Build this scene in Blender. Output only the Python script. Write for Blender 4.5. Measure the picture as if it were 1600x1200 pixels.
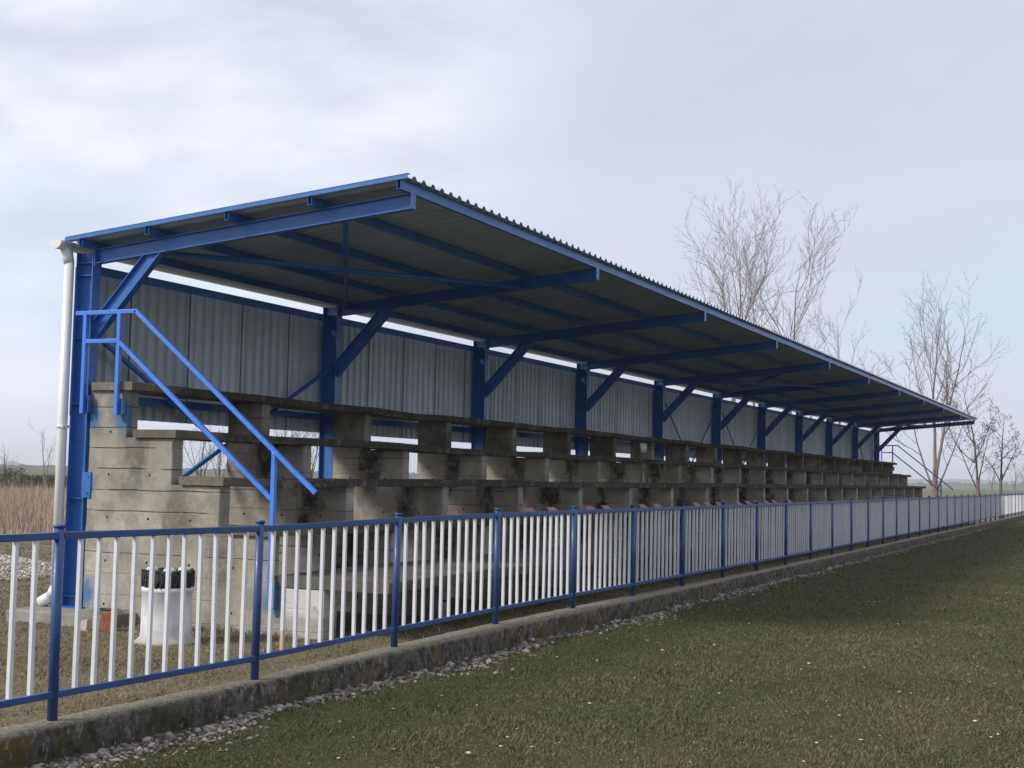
import bpy, math, random
import numpy as np
from mathutils import Vector, Matrix, noise as mnoise
R = math.radians
random.seed(11); rng = np.random.default_rng(11)
for o in list(bpy.data.objects): bpy.data.objects.remove(o, do_unlink=True)
sc = bpy.context.scene; col = sc.collection

# ------------------------------------------------------------ camera
F_PX, YAW, PITCH, ROLL, CAM_H = 2123.95, 0.435, 0.0674, -0.0208, 1.475
fw = Vector((math.cos(YAW)*math.cos(PITCH), math.sin(YAW)*math.cos(PITCH), math.sin(PITCH)))
r0 = Vector((math.sin(YAW), -math.cos(YAW), 0)); u0 = r0.cross(fw)
rt = r0*math.cos(ROLL) - u0*math.sin(ROLL); up = r0*math.sin(ROLL) + u0*math.cos(ROLL)
cd = bpy.data.cameras.new('camera'); cam = bpy.data.objects.new('camera', cd); col.objects.link(cam)
cam.matrix_world = Matrix(((rt.x, up.x, -fw.x, 0), (rt.y, up.y, -fw.y, 0), (rt.z, up.z, -fw.z, CAM_H), (0, 0, 0, 1)))
cd.sensor_width = 36; cd.lens = F_PX/1600*36; cd.clip_start = 0.05; cd.clip_end = 30000
sc.camera = cam

# ------------------------------------------------------------ world, sun, exposure
SUN_EL, SUN_AZ = R(36), R(140)
w = bpy.data.worlds.new('World'); sc.world = w; w.use_nodes = True
nt = w.node_tree; nt.nodes.clear()
out = nt.nodes.new('ShaderNodeOutputWorld'); bg = nt.nodes.new('ShaderNodeBackground'); bg.inputs['Strength'].default_value = 0.1
sky = nt.nodes.new('ShaderNodeTexSky'); sky.sky_type = 'NISHITA'; sky.sun_disc = False
sky.sun_elevation = SUN_EL; sky.sun_rotation = R(90) - SUN_AZ; sky.air_density = 1.0; sky.dust_density = 2.0; sky.ozone_density = 1.0
tc = nt.nodes.new('ShaderNodeTexCoord')
def wn(t, **k):
    n = nt.nodes.new(t)
    for a, b in k.items(): setattr(n, a, b)
    return n
mp = wn('ShaderNodeMapping'); mp.inputs['Scale'].default_value = (1.0, 1.0, 2.6); mp.inputs['Rotation'].default_value = (0.05, 0.1, 0.4)
nt.links.new(tc.outputs['Generated'], mp.inputs['Vector'])
n1 = wn('ShaderNodeTexNoise'); n1.inputs['Scale'].default_value = 2.6; n1.inputs['Detail'].default_value = 9; n1.inputs['Roughness'].default_value = 0.52; n1.inputs['Distortion'].default_value = 0.35
nt.links.new(mp.outputs[0], n1.inputs['Vector'])
cr = wn('ShaderNodeValToRGB'); cr.color_ramp.elements[0].position = 0.30; cr.color_ramp.elements[0].color = (.80, .80, .80, 1); cr.color_ramp.elements[1].position = 0.60; cr.color_ramp.elements[1].color = (.97, .97, .97, 1)
nt.links.new(n1.outputs['Fac'], cr.inputs[0])
# brightness of the veil: brighter towards a broad cloud bank left of the stand
dv = Vector((math.cos(YAW+0.30)*math.cos(0.33), math.sin(YAW+0.30)*math.cos(0.33), math.sin(0.33)))
vm = wn('ShaderNodeVectorMath', operation='DOT_PRODUCT'); nt.links.new(tc.outputs['Generated'], vm.inputs[0]); vm.inputs[1].default_value = dv
mr = wn('ShaderNodeMapRange', interpolation_type='SMOOTHSTEP'); mr.inputs[1].default_value = 0.93; mr.inputs[2].default_value = 1.0
nt.links.new(vm.outputs['Value'], mr.inputs[0])
n2 = wn('ShaderNodeTexNoise'); n2.inputs['Scale'].default_value = 4.2; n2.inputs['Detail'].default_value = 7; n2.inputs['Roughness'].default_value = 0.5; n2.inputs['Distortion'].default_value = 0.2
nt.links.new(mp.outputs[0], n2.inputs['Vector'])
mr2 = wn('ShaderNodeMapRange'); mr2.inputs[1].default_value = 0.30; mr2.inputs[2].default_value = 0.72
nt.links.new(n2.outputs['Fac'], mr2.inputs[0])
mm = wn('ShaderNodeMath', operation='MULTIPLY'); nt.links.new(mr.outputs[0], mm.inputs[0]); nt.links.new(mr2.outputs[0], mm.inputs[1])
cc = wn('ShaderNodeMix', data_type='RGBA'); cc.inputs['A'].default_value = (6.65, 7.0, 8.3, 1); cc.inputs['B'].default_value = (12.6, 12.7, 13.0, 1)
nt.links.new(mm.outputs[0], cc.inputs['Factor'])
mx = wn('ShaderNodeMix', data_type='RGBA')
nt.links.new(cr.outputs[0], mx.inputs['Factor']); nt.links.new(sky.outputs[0], mx.inputs['A']); nt.links.new(cc.outputs['Result'], mx.inputs['B'])
sx = wn('ShaderNodeSeparateXYZ'); nt.links.new(tc.outputs['Generated'], sx.inputs[0])
e1 = wn('ShaderNodeMapRange', interpolation_type='SMOOTHSTEP'); e1.inputs[1].default_value = 0.05; e1.inputs[2].default_value = 0.12; nt.links.new(sx.outputs[2], e1.inputs[0])
e2 = wn('ShaderNodeMapRange', interpolation_type='SMOOTHSTEP'); e2.inputs[1].default_value = 0.24; e2.inputs[2].default_value = 0.14; nt.links.new(sx.outputs[2], e2.inputs[0])
n3 = wn('ShaderNodeTexNoise'); n3.inputs['Scale'].default_value = 3.4; n3.inputs['Detail'].default_value = 5; n3.inputs['Roughness'].default_value = 0.45
mp3 = wn('ShaderNodeMapping'); mp3.inputs['Scale'].default_value = (1, 1, 3.5); mp3.inputs['Location'].default_value = (.35, .2, .1); nt.links.new(tc.outputs['Generated'], mp3.inputs['Vector']); nt.links.new(mp3.outputs[0], n3.inputs['Vector'])
e3 = wn('ShaderNodeMapRange', interpolation_type='SMOOTHSTEP'); e3.inputs[1].default_value = 0.40; e3.inputs[2].default_value = 0.62; e3.inputs[4].default_value = 0.85; nt.links.new(n3.outputs['Fac'], e3.inputs[0])
q1 = wn('ShaderNodeMath', operation='MULTIPLY'); q2 = wn('ShaderNodeMath', operation='MULTIPLY')
nt.links.new(e1.outputs[0], q1.inputs[0]); nt.links.new(e2.outputs[0], q1.inputs[1]); nt.links.new(q1.outputs[0], q2.inputs[0]); nt.links.new(e3.outputs[0], q2.inputs[1])
mx2 = wn('ShaderNodeMix', data_type='RGBA'); mx2.inputs['B'].default_value = (5.9, 7.0, 8.6, 1); nt.links.new(q2.outputs[0], mx2.inputs['Factor']); nt.links.new(mx.outputs['Result'], mx2.inputs['A']); mx = mx2
nt.links.new(mx.outputs['Result'], bg.inputs['Color']); nt.links.new(bg.outputs[0], out.inputs['Surface'])
sl = bpy.data.lights.new('sun', 'SUN'); sl.energy = 3.0; sl.angle = R(12); sl.color = (1, .95, .87)
so = bpy.data.objects.new('sun', sl); col.objects.link(so)
sv = Vector((math.cos(SUN_EL)*math.cos(SUN_AZ), math.cos(SUN_EL)*math.sin(SUN_AZ), math.sin(SUN_EL)))
so.rotation_euler = sv.to_track_quat('Z', 'Y').to_euler(); so.location = sv*50
sc.view_settings.view_transform = 'Standard'; sc.view_settings.look = 'None'; sc.view_settings.gamma = 1; sc.view_settings.exposure = 0.12
sc.view_settings.use_curve_mapping = False
sc.cycles.volume_bounces = 3
GZ = -0.20      # ground level behind the kerb; the kerb top is z = 0

# ------------------------------------------------------------ shader expressions
class E:
    def __init__(s, nt, v): s.nt = nt; s.v = v
    def _b(s, op, o=0.0, c=None):
        n = s.nt.nodes.new('ShaderNodeMath'); n.operation = op
        for i, x in enumerate((s, o) if c is None else (s, o, c)):
            if isinstance(x, E): s.nt.links.new(x.v, n.inputs[i])
            else: n.inputs[i].default_value = x
        return E(s.nt, n.outputs[0])
    def __add__(s, o): return s._b('ADD', o)
    def __sub__(s, o): return s._b('SUBTRACT', o)
    def __mul__(s, o): return s._b('MULTIPLY', o)
    def __truediv__(s, o): return s._b('DIVIDE', o)
    __radd__ = __add__; __rmul__ = __mul__
    def abs(s): return s._b('ABSOLUTE')
    def floor(s): return s._b('FLOOR')
    def frac(s): return s._b('FRACT')
    def max(s, o): return s._b('MAXIMUM', o)
    def min(s, o): return s._b('MINIMUM', o)
    def pw(s, o): return s._b('POWER', o)
    def inv(s): return (s*-1.0) + 1.0
    def rng(s, a, b, c=0.0, d=1.0):
        n = s.nt.nodes.new('ShaderNodeMapRange'); n.interpolation_type = 'SMOOTHSTEP'
        s.nt.links.new(s.v, n.inputs[0])
        for i, x in enumerate((a, b, c, d)): n.inputs[i+1].default_value = x
        return E(s.nt, n.outputs[0])
class Mat:
    def __init__(s, name, base=(.5, .5, .5), rough=.6, metal=0.0, spec=.5):
        s.m = bpy.data.materials.new(name); s.m.use_nodes = True; s.nt = s.m.node_tree
        s.b = s.nt.nodes['Principled BSDF']
        s.b.inputs['Base Color'].default_value = (*base, 1); s.b.inputs['Roughness'].default_value = rough
        s.b.inputs['Metallic'].default_value = metal; s.b.inputs['Specular IOR Level'].default_value = spec
        s._pos = None
    def pos(s):
        if s._pos is None:
            g = s.nt.nodes.new('ShaderNodeNewGeometry'); s._pos = g.outputs['Position']; s.geo = g
            sp = s.nt.nodes.new('ShaderNodeSeparateXYZ'); s.nt.links.new(s._pos, sp.inputs[0])
            s.x, s.y, s.z = (E(s.nt, sp.outputs[i]) for i in range(3))
        return s._pos
    def noise(s, scale=5, detail=6, rough=.6, sc3=None, dist=0.0, off=(0, 0, 0)):
        p = s.pos(); mpn = s.nt.nodes.new('ShaderNodeMapping'); s.nt.links.new(p, mpn.inputs[0])
        mpn.inputs['Scale'].default_value = sc3 or (1, 1, 1); mpn.inputs['Location'].default_value = off
        n = s.nt.nodes.new('ShaderNodeTexNoise'); n.inputs['Scale'].default_value = scale; n.inputs['Detail'].default_value = detail
        n.inputs['Roughness'].default_value = rough; n.inputs['Distortion'].default_value = dist
        s.nt.links.new(mpn.outputs[0], n.inputs['Vector']); return E(s.nt, n.outputs['Fac'])
    def white(s, e, e2=None):
        n = s.nt.nodes.new('ShaderNodeTexWhiteNoise'); n.noise_dimensions = '2D'
        c = s.nt.nodes.new('ShaderNodeCombineXYZ'); s.nt.links.new(e.v, c.inputs[0])
        if e2 is not None: s.nt.links.new(e2.v, c.inputs[1])
        s.nt.links.new(c.outputs[0], n.inputs['Vector']); return E(s.nt, n.outputs['Value'])
    def island(s):
        s.pos(); return E(s.nt, s.geo.outputs['Random Per Island'])
    def mix(s, f, a, b):
        n = s.nt.nodes.new('ShaderNodeMix'); n.data_type = 'RGBA'
        if isinstance(f, E): s.nt.links.new(f.v, n.inputs['Factor'])
        else: n.inputs['Factor'].default_value = f
        for k, x in (('A', a), ('B', b)):
            if isinstance(x, tuple): n.inputs[k].default_value = (*x, 1)
            else: s.nt.links.new(x, n.inputs[k])
        return n.outputs['Result']
    def base(s, c):
        if isinstance(c, tuple): s.b.inputs['Base Color'].default_value = (*c, 1)
        else: s.nt.links.new(c, s.b.inputs['Base Color'])
        return s
    def rough(s, e): s.nt.links.new(e.v, s.b.inputs['Roughness']); return s
    def bump(s, e, strength=.5, dist=.01):
        n = s.nt.nodes.new('ShaderNodeBump'); n.inputs['Strength'].default_value = strength; n.inputs['Distance'].default_value = dist
        s.nt.links.new(e.v, n.inputs['Height']); s.nt.links.new(n.outputs[0], s.b.inputs['Normal']); return s

def concrete(name, boards=True, light=(.465, .44, .385), dark=(.055, .05, .042), slab=False, splash=False, whitewash=False):
    m = Mat(name, rough=.92, spec=.25); m.pos()
    big = m.noise(1.1, 6, .65, off=(3, 1, 7)); mid = m.noise(5, 8, .7); fine = m.noise(42, 5, .7)
    c = m.mix(big.rng(.34, .66), tuple(x*.60*k for x, k in zip(light, (1, .93, .8))), light)
    c = m.mix(m.noise(2.2, 7, .7, off=(1, 6, 6)).rng(.50, .66)*.55, c, tuple(x*.45*k for x, k in zip(light, (1, .92, .75))))
    c = m.mix(mid.rng(.42, .72)*.6, c, tuple(x*.50 for x in light))
    c = m.mix(fine.rng(.52, .72)*.45, c, tuple(min(1, x*1.35) for x in light))
    h = fine*.35 + mid*.5
    if boards:
        warp = m.noise(1.6, 3, .5, sc3=(1, 1, .2), off=(9, 0, 0))
        q = (m.z + warp*.035 + m.noise(.9, 2, .5, sc3=(1, .4, 3), off=(0, 0, 4))*.05 + 3.0)/0.225
        bid = q.floor(); fr = q.frac()
        rv = m.white(bid, ((m.x + 0.3)/2.485).floor())
        c = m.mix(rv.rng(.0, 1.0)*.45, c, tuple(x*.62 for x in light))
        grain = m.noise(9, 6, .7, sc3=(1, .35, 9))
        c = m.mix(grain.rng(.5, .75)*.35, c, tuple(x*.45 for x in light))
        brk = m.noise(2.3, 2, .5, off=(0, 5, 2)).rng(.36, .5)
        line = fr.rng(.0, .05).inv().max(fr.rng(.97, 1.0))*(rv.rng(.45, .75)*.75 + .25)*brk
        c = m.mix(line*.62, c, (.03, .027, .022))
        h = h + line*-1.6 + rv*.7 + grain*.25
        # tie holes of the formwork
        hy = ((m.y + .16)/.56).frac() - .5; hz = ((m.z + 3.02)/.465).frac() - .5
        hole = ((hy*.56)*(hy*.56) + (hz*.465)*(hz*.465)).pw(.5).rng(.011, .016).inv()
        c = m.mix(hole, c, (.012, .011, .01)); h = h + hole*-1.5
        # black run-off stains beneath the front edge of each bench slab
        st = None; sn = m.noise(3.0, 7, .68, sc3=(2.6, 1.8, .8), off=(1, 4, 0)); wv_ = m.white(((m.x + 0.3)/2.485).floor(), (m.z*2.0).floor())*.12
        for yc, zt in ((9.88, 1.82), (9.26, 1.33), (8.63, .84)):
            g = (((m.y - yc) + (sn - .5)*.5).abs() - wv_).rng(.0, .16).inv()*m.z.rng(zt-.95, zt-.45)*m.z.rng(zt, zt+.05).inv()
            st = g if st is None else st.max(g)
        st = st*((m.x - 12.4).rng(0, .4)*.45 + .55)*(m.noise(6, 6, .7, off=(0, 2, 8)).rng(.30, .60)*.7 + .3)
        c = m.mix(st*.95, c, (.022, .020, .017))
        topdark = (m.noise(1.9, 5, .6, sc3=(.8, 1, .9), off=(7, 7, 1)).rng(.36, .60)*.7 + .3)*m.z.rng(1.65, 1.95)*((m.x - 12.4).rng(0, .4)*.5 + .5)  # blotchy darkening of the upper wall, weaker on the end wall
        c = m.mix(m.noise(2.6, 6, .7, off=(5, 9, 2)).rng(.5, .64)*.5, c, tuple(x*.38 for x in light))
        c = m.mix(topdark*.85, c, tuple(x*1.3 for x in dark))
    if splash:
        sp = None; sn2 = m.noise(16, 6, .7)
        for (yy, zz, rr) in ((10.47, 2.02, .17), (10.02, 2.03, .19), (10.50, 1.28, .17), (10.48, .12, .2), (8.0, .12, .16)):
            d = ((m.y - yy)*(m.y - yy) + (m.z - zz)*(m.z - zz)*.6).pw(.5) + (sn2 - .5)*.24
            g = d.rng(rr*.25, rr).inv(); sp = g if sp is None else sp.max(g)
        sp = sp*(m.x - 11.66).rng(0, .03).inv()
        c = m.mix(sp*.8, c, (.03, .15, .33))
    if whitewash:
        ww = m.noise(4, 5, .6, off=(2, 2, 2)).rng(.32, .45)*m.z.rng(-.02, .08)
        c = m.mix(ww*.85, c, (.62, .61, .56))
    if slab:
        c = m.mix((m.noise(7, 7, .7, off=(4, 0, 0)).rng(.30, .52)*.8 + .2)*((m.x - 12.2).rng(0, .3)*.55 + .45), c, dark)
        c = m.mix(m.noise(14, 5, .7, off=(0, 9, 0)).rng(.60, .72)*.7, c, (.16, .13, .05))
        h = h + m.noise(60, 4, .7)*.6
    m.base(c).bump(h, .75, .012); return m.m
def paint(name, c1, c2, rough=.38, chips=(.55, .54, .5), grime=.35, rust=False):
    m = Mat(name, c1, rough, spec=.55); m.pos(); m.b.inputs['Coat Weight'].default_value = .12; m.b.inputs['Coat Roughness'].default_value = .25
    a = m.noise(2.2, 5, .6); f = m.noise(30, 5, .7)
    c = m.mix(a.rng(.35, .68), c1, c2)
    c = m.mix(m.noise(6, 7, .7, off=(5, 1, 1)).rng(.52, .74)*grime, c, tuple(x*.5 for x in c1))
    c = m.mix(m.noise(75, 3, .6).rng(.70, .76)*.6, c, chips)
    if rust: c = m.mix((m.x-8.515).abs().rng(.03, .04).inv()*(m.z + (f-.5)*.05).rng(.29, .31).inv()*.85, c, (.55, .36, .17))
    m.base(c).rough(f.rng(.3, .7, rough-.08, rough+.2)).bump(f, .12, .004); return m.m
MT = {}
MT['concrete'] = concrete('board marked concrete', splash=True)
MT['slab'] = concrete('weathered slab concrete', boards=False, light=(.30, .27, .21), slab=True)
MT['walkway'] = concrete('grey walkway concrete', boards=False, light=(.15, .145, .13))
MT['plinth'] = concrete('pale footing concrete', boards=False, light=(.34, .33, .30))
MT['whitewash'] = concrete('white washed concrete', boards=True, whitewash=True)
MT['blue'] = paint('bright blue paint', (.020, .125, .40), (.028, .145, .45), .33)
MT['litblue'] = paint('blue paint in lit tone', (.045, .19, .66), (.06, .215, .72), .3)  # the steelwork's blue with the rail's lit tone put into the colour
MT['navy'] = paint('dark blue fence paint', (.020, .060, .19), (.026, .076, .23), .4, grime=.6)
MT['white'] = paint('white fence paint', (.66, .67, .70), (.74, .74, .74), .42, chips=(.25, .14, .08), grime=.22, rust=True)
MT['pvc'] = paint('white plastic pipe', (.74, .74, .72), (.80, .80, .78), .35, chips=(.5, .5, .5), grime=.25)
def kerbmat():
    m = Mat('mossy kerb concrete', rough=.95, spec=.2); m.pos()
    a = m.noise(2.1, 6, .65); b = m.noise(9, 8, .7); f = m.noise(48, 5, .7)
    side = m.mix(b.rng(.35, .65), (.030, .028, .022), (.155, .14, .112))
    side = m.mix(a.rng(.50, .62)*m.noise(14, 5, .6, off=(3, 3, 3)).rng(.35, .55)*.9, side, (.15, .09, .022))
    side = m.mix(m.noise(26, 5, .7, sc3=(1, 1, .45), off=(1, 8, 2)).rng(.575, .65)*.85, side, (.30, .285, .27))
    side = m.mix(m.noise(1.2, 3, .5, off=(8, 0, 0)).rng(.5, .68)*.6, side, (.035, .042, .018))
    top = m.mix(f.rng(.38, .66), (.15, .135, .10), (.34, .31, .245))
    top = m.mix(b.rng(.54, .7)*.7, top, (.15, .145, .07))
    edge = (m.z + (b - .5)*.05).rng(-.045, -.005)
    m.base(m.mix(edge, side, top)).bump(b + f*.7, .9, .02); return m.m
MT['kerb'] = kerbmat()
def sheet(name, c1, c2, seam=False, rust=False):
    m = Mat(name, c1, .5, metal=.15); m.pos()
    a = m.noise(1.2, 5, .6, sc3=(1, 1, .35)); s2 = m.noise(7, 6, .65, sc3=(3, 3, .25))
    c = m.mix(a.rng(.35, .68), c1, c2); c = m.mix(s2.rng(.5, .75)*.4, c, tuple(x*.55 for x in c1))
    if seam:
        q = ((m.x - 11.45)/1.09).frac(); ln = (q - .5).abs().rng(.480, .488)
        c = m.mix(m.white(((m.x - 11.45)/1.09).floor())*.28, c, tuple(x*.6 for x in c1))
        c = m.mix(ln*.85, c, (.02, .02, .022))
    m.base(c).rough(s2.rng(.3, .7, .42, .62)); return m.m
MT['cladding'] = sheet('grey sheet cladding', (.50, .55, .58), (.60, .64, .66), seam=True)
MT['roof'] = sheet('ribbed roof sheet', (.37, .45, .55), (.44, .52, .61))
def simple(name, c1, c2, rough=.8, sc=6, spec=.4, bump=.3, metal=0):
    m = Mat(name, c1, rough, spec=spec, metal=metal); m.pos(); a = m.noise(sc, 7, .65)
    m.base(m.mix(a.rng(.33, .67), c1, c2)).bump(a, bump, .01); return m.m
MT['rubber'] = simple('black tyre rubber', (.022, .023, .026), (.05, .05, .052), .75, 14)
MT['brick'] = simple('red clay brick', (.30, .095, .05), (.40, .15, .085), .9, 20)
MT['pinkstone'] = simple('pale pink stone', (.42, .34, .31), (.55, .47, .43), .9, 14)
MT['planterwhite'] = simple('white painted concrete pipe', (.60, .60, .60), (.76, .75, .74), .7, 5)
def planter():
    m = Mat('white painted concrete pipe', (.7, .7, .7), .7); m.pos(); a = m.noise(5, 7, .65); b = m.noise(22, 6, .7)
    c = m.mix(a.rng(.33, .67), (.56, .56, .555), (.74, .735, .72))
    c = m.mix((m.z + (a-.5)*.16 + (b-.5)*.05).rng(-.19, -.03).inv()*.7, c, (.24, .20, .14))
    c = m.mix(m.noise(9, 7, .75, sc3=(1, 1, .4), off=(4, 4, 0)).rng(.58, .68)*.6, c, (.30, .29, .26))
    m.base(c).bump(b, .3, .01); return m.m
MT['planterwhite'] = planter()
MT['scrap'] = simple('dark scrap metal', (.02, .02, .02), (.08, .07, .06), .6, 20)
MT['pink'] = simple('faded pink plastic', (.52, .27, .29), (.62, .36, .37), .5, 5, bump=.05)
MT['green'] = simple('pale green painted wood', (.38, .50, .40), (.44, .56, .46), .5, 8, bump=.05)
MT['tube'] = simple('grey green steel tube', (.10, .12, .09), (.17, .18, .14), .5, 12, bump=.05)
MT['seatwood'] = simple('dark worn seat board', (.05, .045, .04), (.09, .08, .07), .7, 12)
MT['bark'] = simple('grey brown bark', (.13, .11, .095), (.24, .205, .175), .95, 9, bump=.8)
MT['twig'] = simple('bare grey brown twigs', (.17, .13, .12), (.26, .215, .20), .95, 2, bump=0)
MT['darktwig'] = simple('dark twigs', (.07, .06, .05), (.13, .11, .095), .95, 2, bump=0)
MT['pod'] = simple('dark dry seed pods', (.04, .033, .03), (.09, .07, .06), .95, 2, bump=0)
MT['bushmass'] = simple('dark hedge twigs', (.05, .055, .035), (.12, .10, .075), .95, .6, bump=0)
MT['farwood'] = simple('far bare woodland', (.06, .06, .05), (.12, .11, .095), 1, .02, bump=0)
MT['hillm'] = simple('far wooded hills', (.05, .07, .06), (.09, .11, .09), 1, .004, bump=0)

def islandmat(name, cols, rough=.9, posnoise=.8, trans=0):
    m = Mat(name, cols[0], rough, spec=.2); i = m.island()
    c = m.mix(i.rng(0, 1), cols[0], cols[1])
    if len(cols) > 2: c = m.mix(m.noise(posnoise, 5, .6).rng(.40, .62), c, m.mix(i, cols[2], cols[3]))
    m.base(c)
    return m.m
MT['stones'] = islandmat('broken pale stones', [(.11, .095, .088), (.40, .345, .315)])
MT['litter'] = islandmat('pale dead leaves', [(.42, .38, .29), (.66, .62, .50)])
MT['rubble'] = islandmat('pale rubble', [(.28, .24, .19), (.60, .56, .50)])
MT['reed'] = islandmat('dry reed', [(.33, .26, .20), (.42, .34, .27)])
def lawnblade():
    m = Mat('lawn blades', (.05, .06, .03), .85, spec=.2); i = m.island(); m.pos()
    g = m.mix(i, (.075, .085, .036), (.145, .150, .065)); s = m.mix(i, (.115, .104, .055), (.21, .185, .105))
    patch = m.noise(.55, 5, .62, off=(2, 0, 0)).rng(.42, .60)*((m.y*-1 + 5.9).rng(.6, 4.0)*.7 + .2)
    sel = (patch*.8 + (i*7.31).frac()*.75).rng(.45, .95)
    m.base(m.mix(sel, g, s)); return m.m
MT['lawnblade'] = lawnblade()
def dryblade():
    m = Mat('dry grass blades', (.2, .16, .09), .9, spec=.2); i = m.island(); m.pos()
    g = m.mix(i, (.085, .082, .035), (.17, .155, .07)); s = m.mix(i, (.17, .135, .075), (.36, .30, .19))
    m.base(m.mix((m.noise(.9, 5, .6).rng(.42, .6)*.6 + (i*5.7).frac()*.5).rng(.25, .7), g, s)); return m.m
MT['dryblade'] = dryblade()
def groundmat():
    m = Mat('ground', rough=1.0, spec=.1); m.pos()
    a = m.noise(.5, 6, .6); b = m.noise(3.5, 7, .7); f = m.noise(26, 5, .75)
    lawn = m.mix(f.rng(.35, .65), (.038, .042, .019), (.090, .090, .043))
    lawn = m.mix(m.noise(.55, 5, .62, off=(2, 0, 0)).rng(.46, .60)*((m.y*-1 + 5.9).rng(1.2, 4.0)*.7), lawn, (.085, .072, .040))
    dry = m.mix(f.rng(.32, .66), (.085, .070, .044), (.24, .20, .135)); dry = m.mix(b.rng(.5, .7)*.6, dry, (.13, .115, .055))
    dirt = m.mix(b.rng(.4, .66), (.19, .165, .12), (.12, .10, .065)); dirt = m.mix(f.rng(.5, .7)*.5, dirt, (.23, .20, .15))
    reed = m.mix(b.rng(.4, .6), (.28, .22, .17), (.34, .275, .215))
    field = m.mix(m.noise(.02, 4, .6).rng(.4, .6), (.105, .13, .065), (.14, .155, .09))
    field = m.mix(m.noise(.012, 3, .5, sc3=(.25, 1.6, 1), off=(40, 10, 0)).rng(.54, .6)*.8, field, (.17, .155, .09))
    c = m.mix(m.y.rng(5.76, 5.9), lawn, dry)
    c = m.mix((m.y + a*2).rng(11.5, 13.5), c, dirt)
    c = m.mix(m.y.rng(23.5, 25), c, reed)
    far = ((m.y*m.y + m.x*m.x).pw(.5)).rng(96, 104)
    c = m.mix(far, c, field)
    m.base(c).bump(b*.6 + f*.6, .8, .03); return m.m
MT['ground'] = groundmat()

# ------------------------------------------------------------ object helpers
ORG = {}
def tag(o, label=None, cat=None, group=None, kind=None):
    if label: o['label'] = label
    if cat: o['category'] = cat
    if group: o['group'] = group
    if kind: o['kind'] = kind
    return o
def empty(name, loc, label, cat, group=None):
    o = bpy.data.objects.new(name, None); o.empty_display_size = .2; col.objects.link(o); o.location = loc; ORG[o.name] = Vector(loc)
    return tag(o, label, cat, group)
def root_origin(p):
    while p is not None and p.parent is not None: p = p.parent
    return ORG.get(p.name, Vector()) if p is not None else Vector()
class MB:
    def __init__(s): s.v = []; s.f = []; s.sm = []
    def add(s, vs, fs, smooth=False):
        n = len(s.v); s.v += [tuple(v) for v in vs]; s.f += [tuple(i+n for i in f) for f in fs]; s.sm += [smooth]*len(fs); return s
    def box(s, x0, x1, y0, y1, z0, z1):
        v = [(x, y, z) for x in (x0, x1) for y in (y0, y1) for z in (z0, z1)]
        return s.add(v, [(0, 1, 3, 2), (4, 6, 7, 5), (0, 4, 5, 1), (2, 3, 7, 6), (0, 2, 6, 4), (1, 5, 7, 3)])
    def beam(s, a, b, w, h, upv=(0, 0, 1)):
        a = Vector(a); b = Vector(b); d = (b-a).normalized(); u = Vector(upv); sdv = d.cross(u).normalized(); u = sdv.cross(d).normalized()
        v = [p + sdv*sx*w/2 + u*sz*h/2 for p in (a, b) for sx in (-1, 1) for sz in (-1, 1)]
        return s.add(v, [(0, 1, 3, 2), (4, 6, 7, 5), (0, 4, 5, 1), (2, 3, 7, 6), (0, 2, 6, 4), (1, 5, 7, 3)])
    def ibeam(s, a, b, side, w, h, tf=.010, tw=.007):
        """I section from a to b; side = flange width direction"""
        a = Vector(a); b = Vector(b); d = (b-a).normalized(); sd_ = Vector(side).normalized(); u = sd_.cross(d).normalized()
        for k in (-1, 1):
            o = u*k*(h/2 - tf/2); s.beam(a+o, b+o, w, tf, u)
        s.beam(a, b, tw, h-2*tf, u); return s
    def cyl(s, a, b, r, r2=None, n=12, caps=True):
        a = Vector(a); b = Vector(b); r2 = r if r2 is None else r2; d = (b-a).normalized()
        t = Vector((0, 0, 1)) if abs(d.z) < .9 else Vector((1, 0, 0)); p = d.cross(t).normalized(); q = d.cross(p)
        vs = [a + (p*math.cos(6.28318*i/n)+q*math.sin(6.28318*i/n))*r for i in range(n)] + [b + (p*math.cos(6.28318*i/n)+q*math.sin(6.28318*i/n))*r2 for i in range(n)]
        s.add(vs, [(i, (i+1) % n, n+(i+1) % n, n+i) for i in range(n)], True)
        if caps:
            k = len(s.v) - 2*n; s.f += [tuple(k+i for i in range(n))[::-1], tuple(k+n+i for i in range(n))]; s.sm += [False]*2
        return s
    def lathe(s, c, prof, n=28, smooth=True):
        c = Vector(c); vs = []
        for r, z in prof: vs += [c + Vector((r*math.cos(6.28318*i/n), r*math.sin(6.28318*i/n), z)) for i in range(n)]
        fs = [(j*n+i, j*n+(i+1) % n, (j+1)*n+(i+1) % n, (j+1)*n+i) for j in range(len(prof)-1) for i in range(n)]
        return s.add(vs, fs, smooth)
    def path(s, pts, w, h, upv=(0, 0, 1)):
        for a, b in zip(pts, pts[1:]):
            s.beam(a, b, w, h, upv)
        return s
    def build(s, name, mat, parent=None, bevel=0, at=None):
        me = bpy.data.meshes.new(name); o_ = Vector(at) if at is not None else root_origin(parent)
        me.from_pydata([(v[0]-o_.x, v[1]-o_.y, v[2]-o_.z) for v in s.v], [], s.f); me.update()
        me.polygons.foreach_set('use_smooth', s.sm); me.materials.append(MT[mat] if isinstance(mat, str) else mat)
        o = bpy.data.objects.new(name, me); col.objects.link(o)
        if parent is not None: o.parent = parent
        if at is not None and parent is None: o.location = o_; ORG[o.name] = o_
        if bevel:
            b = o.modifiers.new('bevel', 'BEVEL'); b.width = bevel; b.segments = 2; b.limit_method = 'ANGLE'
        return o
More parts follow.
